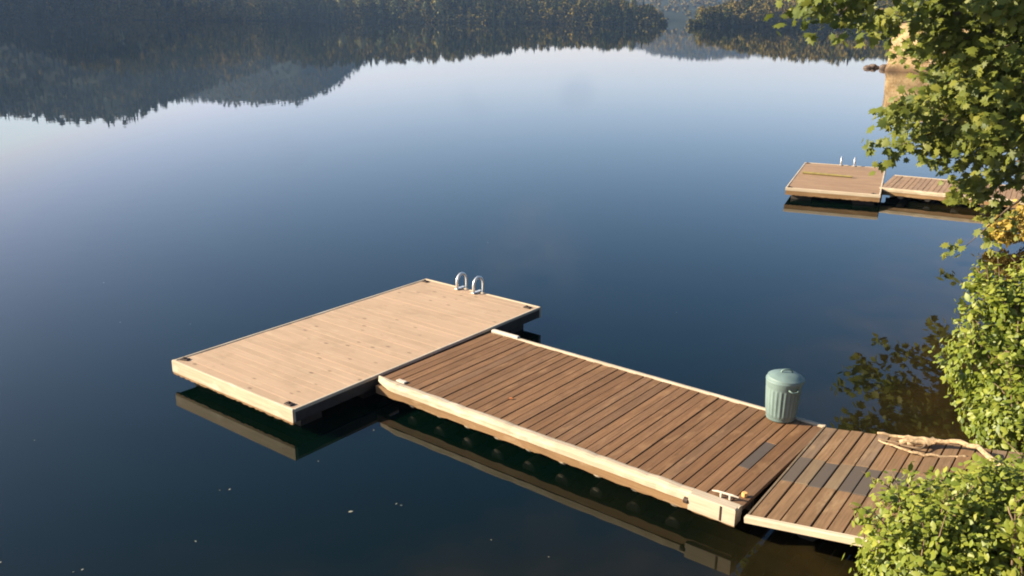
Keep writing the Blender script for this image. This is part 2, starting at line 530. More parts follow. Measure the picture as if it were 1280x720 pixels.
def scatter(name, protos, P, scl, tint, mat, label=None):
    """many small trees baked into one mesh: a far-off wood"""
    VV, TT, NN = [], [], []
    off = 0
    for i in range(len(P)):
        V, T, N = protos[RNG.integers(len(protos))]
        a = RNG.uniform(0, 6.28); c, s_ = math.cos(a), math.sin(a)
        k = scl[i]
        Q = np.empty_like(V)
        Q[:, 0] = (V[:, 0] * c - V[:, 1] * s_) * k + P[i, 0]
        Q[:, 1] = (V[:, 0] * s_ + V[:, 1] * c) * k + P[i, 1]
        Q[:, 2] = V[:, 2] * k * RNG.uniform(.85, 1.15) + P[i, 2] - 0.4
        VV.append(Q); TT.append(T + off); NN.append(np.clip(N + tint[i], 0, 1)); off += len(V)
    o = link(name, tri_mesh(name, np.concatenate(VV), np.concatenate(TT), np.concatenate(NN)), mat)
    o['kind'] = 'stuff'
    return o


rs = np.random.default_rng(3)
CON = [proto_conifer(14, 3.3, 10, 8, rs) for _ in range(4)]
BRO = [proto_broad(14, 4.2, 130, 1.0, rs) for _ in range(4)]
BUSH = [proto_broad(5, 3.4, 60, .8, rs, -.06) for _ in range(3)]
CON_S = [proto_conifer(19, 3.6, 6, 6, rs) for _ in range(4)]
BRO_S = [proto_broad(14, 5.0, 34, 2.0, rs) for _ in range(4)]
CON_M = [proto_conifer(22, 4.6, 5, 5, rs) for _ in range(3)]

# the wooded shore on the left, the mountain behind it, a bluer one, the wooded shore on the right, the far ridge
hill_f = Hill('hill', -1.15, 0.166,
              [(-1.15, .06), (-.8, .045), (-.561, .038), (-.511, .052), (-.478, .0646), (-.417, .0744), (-.39, .0699), (-.319, .0616), (-.274, .0544), (-.213, .0625), (-.165, .0587),
               (-.107, .0565), (-.055, .0527), (-.002, .0455), (.05, .04), (.077, .0373), (.103, .042), (.12, .038), (.137, .027), (.155, .015), (.166, .011)],
              [(-1.15, 520), (-.6, 560), (-.18, 585), (.16, 545)], [(-1.15, 640), (-.6, 680), (-.18, 700), (.05, 640), (.166, 560)], 60, 14.0, 0.75)
hill_a = Hill('hill', -1.3, -0.24, [(-1.3, .14), (-.8, .125), (-.575, .1194), (-.504, .1232), (-.423, .1208), (-.38, .102), (-.302, .0718), (-.24, .05)],
              [(-1.3, 700), (-.24, 740)], [(-1.3, 930), (-.24, 930)], 200, 11.0, 0.9)
hill_b = Hill('hill', -.62, 0.02, [(-.62, .08), (-.438, .0989), (-.38, .102), (-.322, .1024), (-.242, .1017), (-.215, .0928), (-.188, .0778), (-.165, .0587), (-.142, .0449), (.02, .02)],
              [(-.62, 960), (.02, 960)], [(-.62, 1300), (.02, 1300)], 250, 11.0, 0.9)
hill_r = Hill('hill', 0.188, 1.0, [(.188, .0105), (.199, .0212), (.216, .0337), (.236, .0419), (.27, .0468), (.288, .0509), (.367, .0537), (.388, .0493), (.49, .057), (1.0, .08)],
              [(.188, 476), (.31, 478), (.45, 470), (1.0, 380)], [(.188, 490), (.24, 545), (.45, 580), (1.0, 500)], 70, 12.5, 0.8)
hill_c = Hill('hill', -.1, 0.75, [(-.1, .028), (.05, .0307), (.103, .0328), (.138, .0359), (.164, .0442), (.2, .0473), (.234, .0454), (.278, .0416), (.75, .05)],
              [(-.1, 960), (.75, 960)], [(-.1, 2100), (.75, 2100)], 400, 10.0, 1.0)


def shade_mountain():  # unseen ridge left of the view, shaped so its shadow falls on the left wood
    xs = np.linspace(-820, -220, 60); ys = np.linspace(330, 770, 50)
    def zf(X, Y):
        q = X + .64 * Y                                   # distance up from the foot of its slope
        ridge = 140 * np.clip((Y - 330) / 90, 0, 1) ** .7 * np.clip((770 - Y) / 80, 0.0, 1) ** .8
        across = np.where(q > -130, np.clip(-q / 130, 0, 1) ** .9, 1 - .5 * np.clip((-130 - q) / 250, 0, 1))
        return -1 + ridge * across * (0.95 + .1 * vnoise(X / 40, Y / 40, 4))
    grid_mesh('hill', xs, ys, zf, HILLM)


shade_mountain()


def wood_on(hill, n, front, tmin, tmax, scale, protos, tint=0.0, smax=1.25, name='forest', odd=.025):
    t = RNG.uniform(tmin, tmax, n)
    s = np.clip(RNG.uniform(0, 1, n) ** front * smax, 0.002, None)
    P = hill.pos(t, s)
    # broad patches of lighter and darker trees
    tn = (vnoise(t * 28, s * 3, 5) - 0.5) * 0.55 + RNG.uniform(-.12, .12, n) + tint
    tn = tn + (RNG.uniform(0, 1, n) > 1 - odd) * 0.45
    sc = scale * RNG.uniform(.65, 1.12, n)
    return scatter(name, protos, P, sc, tn, WOODS)


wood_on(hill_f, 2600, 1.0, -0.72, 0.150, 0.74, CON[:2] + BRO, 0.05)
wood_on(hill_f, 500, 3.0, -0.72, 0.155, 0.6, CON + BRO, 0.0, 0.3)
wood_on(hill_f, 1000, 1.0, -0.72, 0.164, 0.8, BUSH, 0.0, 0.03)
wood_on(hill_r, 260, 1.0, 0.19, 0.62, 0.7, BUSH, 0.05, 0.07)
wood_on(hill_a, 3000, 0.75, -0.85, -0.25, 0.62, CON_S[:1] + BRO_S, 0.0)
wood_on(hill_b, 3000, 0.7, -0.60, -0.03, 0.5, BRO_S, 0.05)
wood_on(hill_r, 2000, 1.0, 0.20, 0.62, 0.62, CON[:1] + BRO, 0.16, odd=.004)  # lighter tint paints extra haze into the trees of this shore
wood_on(hill_c, 3400, 0.8, -0.02, 0.50, 0.75, BRO_S, 0.16, odd=.004)  # lighter tint adds painted haze to the far ridge trees


def shore_tree(name, hill, t, s, h, kind, mat, label, cat, tint, group=None, width=1.0, seed=0):
    r_ = np.random.default_rng(100 + seed)
    if kind == 'conifer': V, T, N = proto_conifer(h, h * 0.17 * width, 14, 9, r_)
    else: V, T, N = proto_broad(h, h * 0.26 * width, 320, h * 0.045, r_, 0.05)
    p = hill.pos(np.array(t), np.array(s))
    root = empty(name, tuple(p))
    tag(root, label, cat, group)
    link('crown', tri_mesh('crown', V, T, np.clip(N + tint, 0, 1)), mat, root)
    MB().tube([(0, 0, -0.8), (0, 0, h * .4), (0.1, 0, h * .85)], [h * .018, h * .013, h * .004], 6).build('trunk', BARK, root)
    return root


# trees one can tell apart along the two shores
PALES = [(-.188, 13, 'pale grey-green tree at the near edge of the lit row on the left shore', 1.1), (-.166, 15, 'second pale tree of the lit row, leaning foliage over the waterline', 1.0),
         (-.147, 16, 'tall pale tree with a narrow crown in the middle of the lit row', .8), (-.128, 12, 'round pale tree right of the narrow one in the lit row', 1.2),
         (-.110, 15, 'pale yellow-green tree with a low crown in the lit row', 1.0), (-.096, 11, 'small pale bush-like tree touching the water at the row end', 1.2), (-.082, 15, 'last pale tree of the lit row before the dark wood', .9)]
for i, (t, h, lb, wd) in enumerate(PALES):
    shore_tree('broadleaf_tree', hill_f, t, 0.02, h, 'broad', PALET, lb, 'tree', RNG.uniform(-.1, .25), 'pale trees in the lit row on the left shore', wd, i)
shore_tree('birch_tree', hill_f, -.426, 0.03, 13, 'broad', PALET, 'slim whitish birch standing alone against the dark left wood', 'tree', .35, None, .4, 20)
shore_tree('birch_tree', hill_f, -.408, 0.05, 15, 'broad', PALET, 'slightly taller whitish birch beside the lone one in the dark wood', 'tree', .25, None, .35, 21)
shore_tree('broadleaf_tree', hill_f, .128, 0.25, 15, 'broad', PALET, 'olive-yellow tree rising on the wooded point at the narrows', 'tree', .1, None, 1.0, 22)
shore_tree('broadleaf_tree', hill_f, .146, 0.2, 9, 'broad', WOODS, 'dark round tree near the tip of the wooded point', 'tree', .1, None, 1.3, 23)
shore_tree('broadleaf_tree', hill_f, .157, 0.2, 7, 'broad', WOODS, 'low dark green tree at the very tip of the point', 'tree', .15, None, 1.5, 24)
shore_tree('conifer_tree', hill_f, .139, 0.3, 14, 'conifer', WOODS, 'dark pointed conifer standing on the wooded point', 'tree', .05, None, 1.0, 25)
for i, (t, h) in enumerate([(-.47, 16), (-.385, 17), (-.34, 14), (-.30, 18), (-.262, 16), (-.225, 17), (-.205, 14), (-.055, 15), (-.022, 16), (.012, 14), (.045, 15), (.076, 13), (.1, 14)]):
    shore_tree('conifer_tree', hill_f, t, 0.05, h, 'conifer', WOODS, 'dark conifer at the waterline of the unbroken left wood', 'tree', RNG.uniform(-.05, .05), 'dark conifers along the left waterline', 1.1, 30 + i)
shore_tree('broadleaf_tree', hill_r, .247, 0.02, 6, 'broad', YELLOW, 'orange autumn tree at the waterline of the right wooded shore', 'tree', -.1, None, 1.1, 50)
shore_tree('broadleaf_tree', hill_r, .236, 0.02, 6, 'broad', PALET, 'pale green small tree left of the orange autumn tree', 'tree', .3, None, .9, 51)
shore_tree('broadleaf_tree', hill_r, .200, 0.1, 6, 'broad', PALET, 'light green tree at the left tip of the right shore', 'tree', .1, None, 1.3, 52)
shore_tree('broadleaf_tree', hill_r, .310, 0.02, 5, 'broad', YELLOW, 'low rusty bush at the water below the hanging maple spray', 'tree', -.2, None, 1.4, 53)
shore_tree('broadleaf_tree', hill_r, .380, 0.02, 4, 'broad', YELLOW, 'small rusty bush at the waterline left of the bluff', 'tree', -.25, None, 1.4, 54)


# ------------------------------------------------------------------ sandy bluff and rocks at its foot
def bluff():
    nx, nz = 40, 22
    V, T = [], []
    for j in range(nz):
        f = j / (nz - 1)
        for i in range(nx):
            u = i / (nx - 1)
            # front face curves from its left edge round to the right
            x = 38.9 + u * 9.5; y = 95.6 - math.sin(u * 2.2) * 4.5
            lean = 0.9 * f + 0.35 * math.sin(f * 9 + u * 5) * f
            n = (float(vnoise(np.array(u * 9.0), np.array(f * 6.0), 9)) - .5) * 1.1
            z = -0.6 + f * (4.6 + 1.1 * math.sin(u * 4))
            V.append((x + lean * (1 - u) + n * .35, y + lean * .8 + n * .5, z))
    for j in range(nz - 1):
        for i in range(nx - 1):
            a = j * nx + i
            T += [(a, a + 1, a + nx + 1), (a, a + nx + 1, a + nx)]
    # cap and back so that it has depth
    b = len(V)
    for i in range(nx):
        u = i / (nx - 1); p = V[(nz - 1) * nx + i]
        V.append((p[0] + 2.5, p[1] + 7, p[2] + .5)); V.append((p[0] + 3.5, p[1] + 9, -1))
    for i in range(nx - 1):
        a = (nz - 1) * nx + i; c = b + 2 * i
        T += [(a, a + 1, c + 2), (a, c + 2, c), (c, c + 2, c + 3), (c, c + 3, c + 1)]
    for (col, flip) in ((0, 0), (nx - 1, 1)):
        c = b + 2 * col
        for j in range(nz - 1):
            T.append((j * nx + col, (j + 1) * nx + col, c + 1))
        T.append(((nz - 1) * nx + col, c, c + 1))
    o = link('cliff', tri_mesh('cliff', V, T, None, False), BLUFF)
    o['kind'] = 'structure'


bluff()


def boulder(x, y, r, label, seed):
    bm = bmesh.new()
    bmesh.ops.create_icosphere(bm, subdivisions=3, radius=r)
    for v in bm.verts:
        n = float(vnoise(np.array(v.co.x / r * 1.3 + seed), np.array(v.co.y / r * 1.3 + v.co.z / r), seed))
        v.co *= 0.75 + 0.5 * n
        v.co.z *= 0.62
    me = bpy.data.meshes.new('boulder'); bm.to_mesh(me); bm.free()
    o = link('boulder', me, ROCK, None, (x, y, r * .12), (0, 0, seed))
    tag(o, label, 'boulder', 'rocks at the foot of the bluff')


boulder(40.2, 98.6, 0.7, 'reddish brown rock touching the left foot of the sandy bluff', 2)
boulder(38.6, 99.5, 0.42, 'small pale rock farthest out in the water from the bluff', 5)
boulder(39.6, 100.4, 0.6, 'low brown rock between the pale rock and the bluff', 8)

# ------------------------------------------------------------------ docks
R = math.radians
DECK = 0.36


def shared_board(length, width, thick, chip=0.005):
    b = MB()
    b.box(0, length, 0, width, -thick, 0, chip)
    return b.mesh('board')


def ragged_stringer(length, y, z0, z1, th, seed):
    """timber below the rail, its lower edge rotted uneven"""
    m_ = MB(); rr = random.Random(seed)
    n = 60; prev = None
    for i in range(n + 1):
        x = length * i / n
        zb = z0 + rr.uniform(-.010, .012)
        cur = [m_.bm.verts.new(p) for p in ((x, y, zb), (x, y + th, zb), (x, y + th, z1), (x, y, z1))]
        if prev:
            for j in range(4):
                k = (j + 1) % 4
                m_.bm.faces.new([prev[j], prev[k], cur[k], cur[j]])
        else:
            m_.bm.faces.new(cur)
        prev = cur
    m_.bm.faces.new(prev[::-1])
    return m_


def swim_platform(loc, rz, a, b, wm, label, ladder_x, low=-.172):
    root = empty('swim_platform', (*loc, DECK), rz)
    tag(root, label, 'swim platform')
    wdt = 0.139; n = round((b - 0.10) / (wdt + 0.004)); pitch = (b - 0.10) / n
    me = [shared_board(a - 0.10, pitch - 0.0016, 0.04, 0.0014) for _ in range(3)]
    for i in range(n):
        link('board', me[i % 3], wm, root, (0.05, 0.05 + i * pitch, random.uniform(-.0015, .0015)), (0, random.uniform(-.0006, .0006), 0))
    # rim boards, 2-4 mm proud, butted end to end
    MB().box(0, a, 0.0, 0.048, low, 0.016, 0.012).build('edge_board', RIM, root)
    if low > -.15: MB().box(0.01, a - .01, 0.006, 0.044, -.19, low - .002).build('fascia', STR, root)
    MB().box(0, a, b - 0.048, b, -0.19, 0.012, 0.012).build('edge_board', RIM, root)
    for x0 in (0.0, a - 0.046):
        MB().box(0, b - 0.098, 0, 0.046, -0.032, 0.01, 0.008).build('edge_board', RIM, root, (x0 + .046, 0.049, 0), (0, 0, R(90)))
        MB().box(0, b - 0.098, 0.004, 0.042, -0.18, -0.034).build('side_beam', DARKW, root, (x0 + .046, 0.049, 0), (0, 0, R(90)))  # shade of the platform side put into a dark timber colour
    ragged_stringer(a - .02, .004, -.205, min(low - .002, -.174) if low < -.15 else -.192, .04, 9).build('wear_strip', STR, root, (.01, 0, 0))
    for (x, y, r_) in ((0.07, 0.09, 20), (a - .26, 0.07, 0), (0.06, b - .2, 0), (a - .24, b - .22, 0)):
        MB().box(0, .13, 0, .085, 0.002, .020, .006).box(.04, .07, .025, .055, .018, .04).build('corner_bracket', RUST, root, (x, y, 0), (0, 0, R(r_)))
    for y in np.linspace(0.35, b - 0.45, 5):
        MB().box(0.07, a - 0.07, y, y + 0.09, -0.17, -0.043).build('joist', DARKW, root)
    for i, y in enumerate(np.linspace(0.12, b - 0.80, 5)):
        for x in (0.16, a - 0.76):
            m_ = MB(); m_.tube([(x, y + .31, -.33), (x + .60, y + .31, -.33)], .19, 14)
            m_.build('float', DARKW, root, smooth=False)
    # bathing ladder on the far edge
    lad = MB()
    for x in ladder_x:
        lad.box(x - .035, x + .035, b - .20, b + .05, .013, .03, .006)
    lad = lad.build('ladder', STEEL, root)
    for x in ladder_x:
        pts = [(x, b - .16, .02)]
        for k in range(13):
            t = math.pi * k / 12
            pts.append((x, b - .16 + .135 - .135 * math.cos(t), .14 + .15 * math.sin(t)))
        pts += [(x, b + .11, .0), (x, b + .11, -.9)]
        MB().tube(pts, .022, 10, flat=1.25).build('handrail', STEEL, lad, smooth=True)
    for z in (-.15, -.42, -.69):
        MB().box(ladder_x[0] + .024, ladder_x[1] - .024, b + .085, b + .135, z, z + .03).build('tread', STEEL, lad)
    return root


swim_platform((-5.08, 12.30), R(-37.7), 2.80, 5.54, PALE,
              'tan plank swim platform with two silver ladder rails, joined to the brown walkway', (0.95, 1.36))
fp = swim_platform((8.30, 26.66), R(-23.5), 2.70, 5.35, FARW,
                   'distant tan swim platform with a pole lying on it, beyond the hanging maple', (1.22, 1.66), -.075)


def rail_beam(length, y0, y1, z0, z1, cut=0.22, seg=40, seed=1, wob=.006):
    """a bleached timber with a rounded top and a sharpened left end"""
    m_ = MB()
    prof = [(0, 0), (0, .55), (.12, .86), (.35, 1.0), (.75, 1.0), (1, .93), (1, 0)]
    rings = []
    rr = random.Random(seed)
    for i in range(seg + 1):
        x = length * i / seg
        k = min(1.0, 0.25 + 0.75 * x / cut) if cut > 0 else 1.0
        dy, dz = rr.uniform(-wob, wob), rr.uniform(-wob, wob)
        rings.append([m_.bm.verts.new((x, y1 + (y0 - y1) * (1 - p) * k + dy * (p < .5), z0 + (z1 - z0) * (q if p > .2 else q * k + (1 - k) * .3) + dz * (q > .1))) for p, q in prof])
    for A, B in zip(rings, rings[1:]):
        for j in range(len(prof)):
            k = (j + 1) % len(prof)
            m_.bm.faces.new([A[j], A[k], B[k], B[j]])
    m_.bm.faces.new(rings[0]); m_.bm.faces.new(rings[-1][::-1])
    return m_


def walkway(loc, rz, length, width, label, wm, detail=True, nb=None):
    root = empty('dock_walkway', (*loc, DECK), rz)
    tag(root, label, 'dock')
    nb = nb or round(length / .146)
    pitch = length / nb
    y0 = .14
    me = [shared_board(width - y0 - .075, pitch - .007 - .002 * k, 0.042) for k in range(3)]
    for i in range(nb):
        grey = detail and i in (nb - 3,)
        if grey:      # a cut board with a grey patch
            L0 = width - y0 - .075
            for (a, b, m2) in ((0, L0 * .34, wm), (L0 * .34, L0 * .66, GREYW), (L0 * .66, L0, wm)):
                link('board', shared_board(b - a - .004, pitch - .016, .042), m2, root, (i * pitch + pitch - .006, y0 + a + .002, 0), (0, 0, R(90)))
            continue
        o = link('board', me[i % 3], wm, root, (i * pitch + pitch - .006, y0 + random.uniform(-.004, .008), random.uniform(-.004, .004)),
                 (random.uniform(-.012, .012), random.uniform(-.0015, .0015), R(90) + random.uniform(-.002, .002)))
    rail_beam(length, 0.0, y0 - .012, -.075, .035, .30 if detail else 0, seed=3).build('edge_rail', RIM, root)
    ragged_stringer(length - .05, .012, -.185, -.078, .09, 4).build('stringer', STR, root, (.03, 0, 0))
    MB().box(0.02, length, width - .066, width - .006, -.13, .018, .01).build('edge_rail', RIM, root)
    for y in (.45, width * .5, width - .5):
        MB().box(.03, length - .03, y, y + .08, -.20, -.045).build('joist', DARKW, root)
    nf = 9 if detail else 6
    for i in range(nf):
        x = .62 + i * (length - .9) / nf
        m_ = MB(); m_.tube([(x, .122, -.19), (x, .14, -.19), (x, width - .2, -.19)], [.075, .10, .10], 16)
        m_.build('float', FLOATM, root)
    return root


W1 = walkway((-1.96, 11.63), R(-38.4), 5.54, 2.66, 'brown plank walkway with a bleached log edge, holding the green trash can', BROWN)
# pale block, cleat and plates on the walkway
MB().box(4.99, 5.535, -.030, .125, -.150, .040, .012).build('end_block', RIM, W1)
MB().tube([(4.985, -.012, -.06), (4.935, -.012, -.06)], .035, 10).build('bolt', RUST, W1)
MB().box(5.36, 5.38, -.036, -.031, -.14, .03).build('strap', RUST, W1)
MB().tube([(5.17, .17, .055), (5.23, .18, .062), (5.40, .20, .062), (5.46, .21, .055)], [.008, .012, .012, .008], 8).tube([(5.27, .187, 0.004), (5.27, .187, .06)], .016, 8).tube([(5.37, .196, 0.004), (5.37, .196, .06)], .016, 8).build('cleat', WHITEP, W1)
MB().box(.28, .44, .17, .24, .006, .026, .006).build('bracket', WHITEP, W1)
MB().box(.02, .56, 2.594, 2.668, -.06, .045, .012).build('edge_block', WHITEP, W1)
for (x, y) in ((1.9, .72),):
    MB().box(0, .045, 0, .03, .0, .012, .004).build('bolt', plain('orange_leaf', (.62, .19, .05), .8), W1, (x, y, .004), (0, 0, .6))  # orange leaf on the boards, shaped as a small chip
MB().tube([(5.46, .36, .004), (5.46, .36, .05)], .03, 8).build('bolt', plain('orange_knob', (.72, .40, .13), .7), W1)

# gangway to the shore: rises towards the bank, with a patched strip of grey boards
G_TILT = 0.145
G = empty('gangway', (2.445, 8.10, DECK + .006), 0, (0, -math.atan(G_TILT), R(-35.5)))
tag(G, 'sloping brown gangway with a patched strip of grey boards, reaching the shrubs', 'dock')
GL, GW = 3.3, 2.66
ng = 21; gp = GL / ng
for i in range(ng):
    cuts = (.045, .97 + random.choice((0, .0, -.03)), 1.60 + random.choice((0, .05)), GW - .03)
    for k in range(3):
        a, b = cuts[k], cuts[k + 1]
        m2 = GANG
        if k == 1 and i < 11: m2 = GREYW if i in (0, 2, 4, 5, 7, 9) else TANW
        link('board', shared_board(b - a - .006, gp - .014, .042), m2, G, (.03 + i * gp + gp - .007, a, random.uniform(-.005, .005)),
             (random.uniform(-.015, .015), 0, R(90)))
MB().box(0, GL, -.03, .04, -.05, .022, .012).build('edge_rail', RIM, G)
MB().box(0, .028, .042, GW - .03, -.06, .006, .004).build('edge_rail', TANW, G)
for y in (.3, 1.25, 2.3):
    MB().box(.05, GL, y, y + .08, -.22, -.046).build('joist', DARKW, G)
for x in (.45, 1.5):
    m_ = MB(); m_.tube([(x, .55, -.34), (x, GW - .2, -.34)], .12, 14); m_.build('float', DARKW, G)

FW = walkway((11.17, 26.70), R(-31), 5.4, 2.78, 'distant brown walkway behind the maple leaves, reaching from the far platform to shore', FARW, False)

# thin pole lying on the far platform
p0, p1 = Vector((9.62, 29.20, .405)), Vector((10.98, 28.45, .405))
o = MB().tube([p0, p0.lerp(p1, .4) + Vector((0, .02, 0)), p1], [.045, .04, .03], 8).build('pole', plain('olive_pole', (.24, .19, .06), .7), None)
tag(o, 'thin olive pole lying across the far swim platform', 'pole')

# ------------------------------------------------------------------ trash can
def trash_can():
    t = empty('trash_can', (3.50, 10.50, DECK + .006), R(8))
    tag(t, 'ribbed green trash can with a domed lid at the far edge of the walkway', 'trash can')
    prof = [(.155, 0), (.178, .004), (.184, .02), (.182, .05), (.190, .06), (.192, .10), (.2, .20), (.208, .32), (.214, .42), (.217, .44), (.217, .452), (.222, .462), (.224, .52), (.228, .535), (.228, .55), (.205, .55)]
    MB().lathe(prof, 144, lambda a, z: (.0060 * max(-.35, math.cos(a * 24)) if .07 < z < .43 else 0)).build('body', CANM, t, smooth=True)
    prof = [(.230, .520), (.232, .523), (.233, .53), (.232, .566), (.228, .574), (.218, .577), (.20, .592), (.16, .612), (.11, .626), (.06, .633), (.012, .635)]
    lid = MB().lathe(prof, 64).build('lid', CANM, t, (-.012, 0, .004), (0, R(3.5), 0), smooth=True)
    MB().tube([(-.075, 0, .622), (-.07, 0, .648), (-.04, 0, .668), (.04, 0, .668), (.07, 0, .648), (.075, 0, .622)], .012, 8).build('lid_handle', CANH, lid, smooth=True)
    for a in (R(-82), R(98)):
        c, s_ = math.cos(a), math.sin(a)
        def q(r, tt, z): return (c * r - s_ * tt, s_ * r + c * tt, z)
        m_ = MB().tube([q(.218, -.06, .475), q(.25, -.055, .47), q(.262, -.03, .455), q(.262, .03, .455), q(.25, .055, .47), q(.218, .06, .475)], .010, 8)
        m_.build('side_handle', CANH, t, smooth=True)
    return t


trash_can()

# ------------------------------------------------------------------ dead branch
t = empty('dead_branch', (4.4, 9.5, .5))
tag(t, 'bleached dead branch lying forked across the end of the gangway', 'branch')
base = Vector((4.4, 9.5, .5))
def rel(*ps): return [Vector(p) - base for p in ps]
def jit(pts, k=.012, n=3):
    out = []
    for a, b in zip(pts, pts[1:]):
        for i in range(n):
            f = i / n
            out.append(a.lerp(b, f) + Vector((random.uniform(-k, k), random.uniform(-k, k), random.uniform(-k, k))))
    out.append(pts[-1])
    return out
def branch(pts, r0, r1, parent, name, mat, k=.012, n=3, sides=8):
    pp = jit([Vector(p) for p in pts], k, n)
    m = len(pp)
    return MB().tube(pp, [r0 + (r1 - r0) * i / (m - 1) for i in range(m)], sides).build(name, mat, parent, smooth=True)
branch(rel((5.75, 8.0, .35), (5.42, 8.25, .58), (5.34, 8.62, .70), (5.24, 8.98, .74), (5.08, 9.22, .70), (4.86, 9.32, .63), (4.62, 9.34, .60)), .036, .024, t, 'limb', DEADW)
branch(rel((5.0, 9.27, .66), (4.75, 9.42, .62), (4.58, 9.52, .60), (4.38, 9.60, .60)), .032, .014, t, 'fork', DEADW)
branch(rel((5.2, 9.02, .60), (4.97, 9.05, .58), (4.72, 9.10, .575), (4.55, 9.22, .57), (4.42, 9.42, .56), (4.36, 9.50, .56)), .022, .009, t, 'fork', DEADW)
branch(rel((4.95, 9.28, .64), (4.78, 9.33, .63), (4.55, 9.36, .60)), .045, .03, t, 'fork', DEADW, .02)
branch(rel((4.85, 9.30, .63), (4.72, 9.2, .60), (4.50, 9.38, .58), (4.36, 9.52, .575)), .016, .006, t, 'twig', TWIG)


# ------------------------------------------------------------------ leaves
def lobed_leaf(lobes=5, fold=.18, rs_=None):
    """a maple leaf: lobed outline, folded a little along its middle, ~1 wide"""
    out = [(0, -.12, 0)]
    spec = [(-62, .50), (-35, .26), (-8, .62), (22, .34), (90 - 38, .55)]
    pts = [(.05, -.28), (.42, -.38), (.30, -.14), (.60, .08), (.36, .14), (.40, .42), (.18, .36)]
    P = [(0, -.30)] + pts + [(0, .68)] + [(-x, y) for x, y in pts[::-1]]
    V = [(0, .02, 0)] + [(x, y, -abs(x) * fold + (y * y) * -.12) for x, y in P]
    n = len(P)
    T = [(0, 1 + i, 1 + (i + 1) % n) for i in range(n)]
    return np.array(V, dtype=float), np.array(T)


def oval_leaf(fold=.25):
    V = [(0, -.5, 0), (0, -.1, .0), (0, .5, -.12), (.24, -.22, -fold * .24), (.27, .12, -fold * .3), (-.24, -.22, -fold * .24), (-.27, .12, -fold * .3)]
    T = [(0, 3, 1), (1, 3, 4), (1, 4, 2), (0, 1, 5), (1, 6, 5), (1, 2, 6)]
    return np.array(V, dtype=float), np.array(T)


def leaf_frames(P, nrm, tipd):
    """rotation matrices: leaf y along tipd, z along nrm"""
    z = nrm / np.linalg.norm(nrm, axis=1, keepdims=True)
    y = tipd - (tipd * z).sum(1, keepdims=True) * z
    y /= np.linalg.norm(y, axis=1, keepdims=True) + 1e-9
    x = np.cross(y, z)
    return np.stack([x, y, z], 2)


def add_leaves(parent, name, P, F, size, tone, proto, mat, single=300):
    """the leaves that show largest become objects of their own, the rest one mesh"""
    V, T = proto
    o0 = parent.location
    cam_p = np.array([0, 0, EYE])
    dist = np.linalg.norm(P - cam_p, axis=1)
    # in view: inside the picture's cone
    p_ = math.radians(17.2)
    rel_ = P - cam_p
    fw = rel_[:, 1] * math.cos(p_) - rel_[:, 2] * math.sin(p_)
    up = rel_[:, 1] * math.sin(p_) + rel_[:, 2] * math.cos(p_)
    inside = (np.abs(rel_[:, 0] / fw) < .575) & (np.abs(up / fw) < .32)
    score = size / dist * inside
    big = np.argsort(-score)[:single]
    mask = np.zeros(len(P), bool); mask[big] = True
    rest = np.where(~mask)[0]
    Q = np.einsum('nij,vj->nvi', F[rest], V) * size[rest, None, None] + P[rest, None, :] - np.array(o0)
    TT = T[None] + (np.arange(len(rest)) * len(V))[:, None, None]
    o = link('foliage', tri_mesh('foliage', Q.reshape(-1, 3), TT.reshape(-1, 3), np.repeat(tone[rest], len(T))), mat, parent)
    o['kind'] = 'stuff'
    q = np.quantile(tone, (np.arange(12) + .5) / 12)
    meshes = [tri_mesh('leaf', V, T, np.full(len(T), v)) for v in q]
    for me in meshes: me.materials.append(mat)
    for i in np.where(mask)[0]:
        k = int(np.argmin(np.abs(q - tone[i])))
        M = Matrix([[*(F[i][r] * size[i]), P[i][r] - o0[r]] for r in range(3)] + [[0, 0, 0, 1]])
        ob = bpy.data.objects.new('leaf', meshes[k]); COL.objects.link(ob)
        ob.parent = parent
        ob.matrix_local = M
    return o


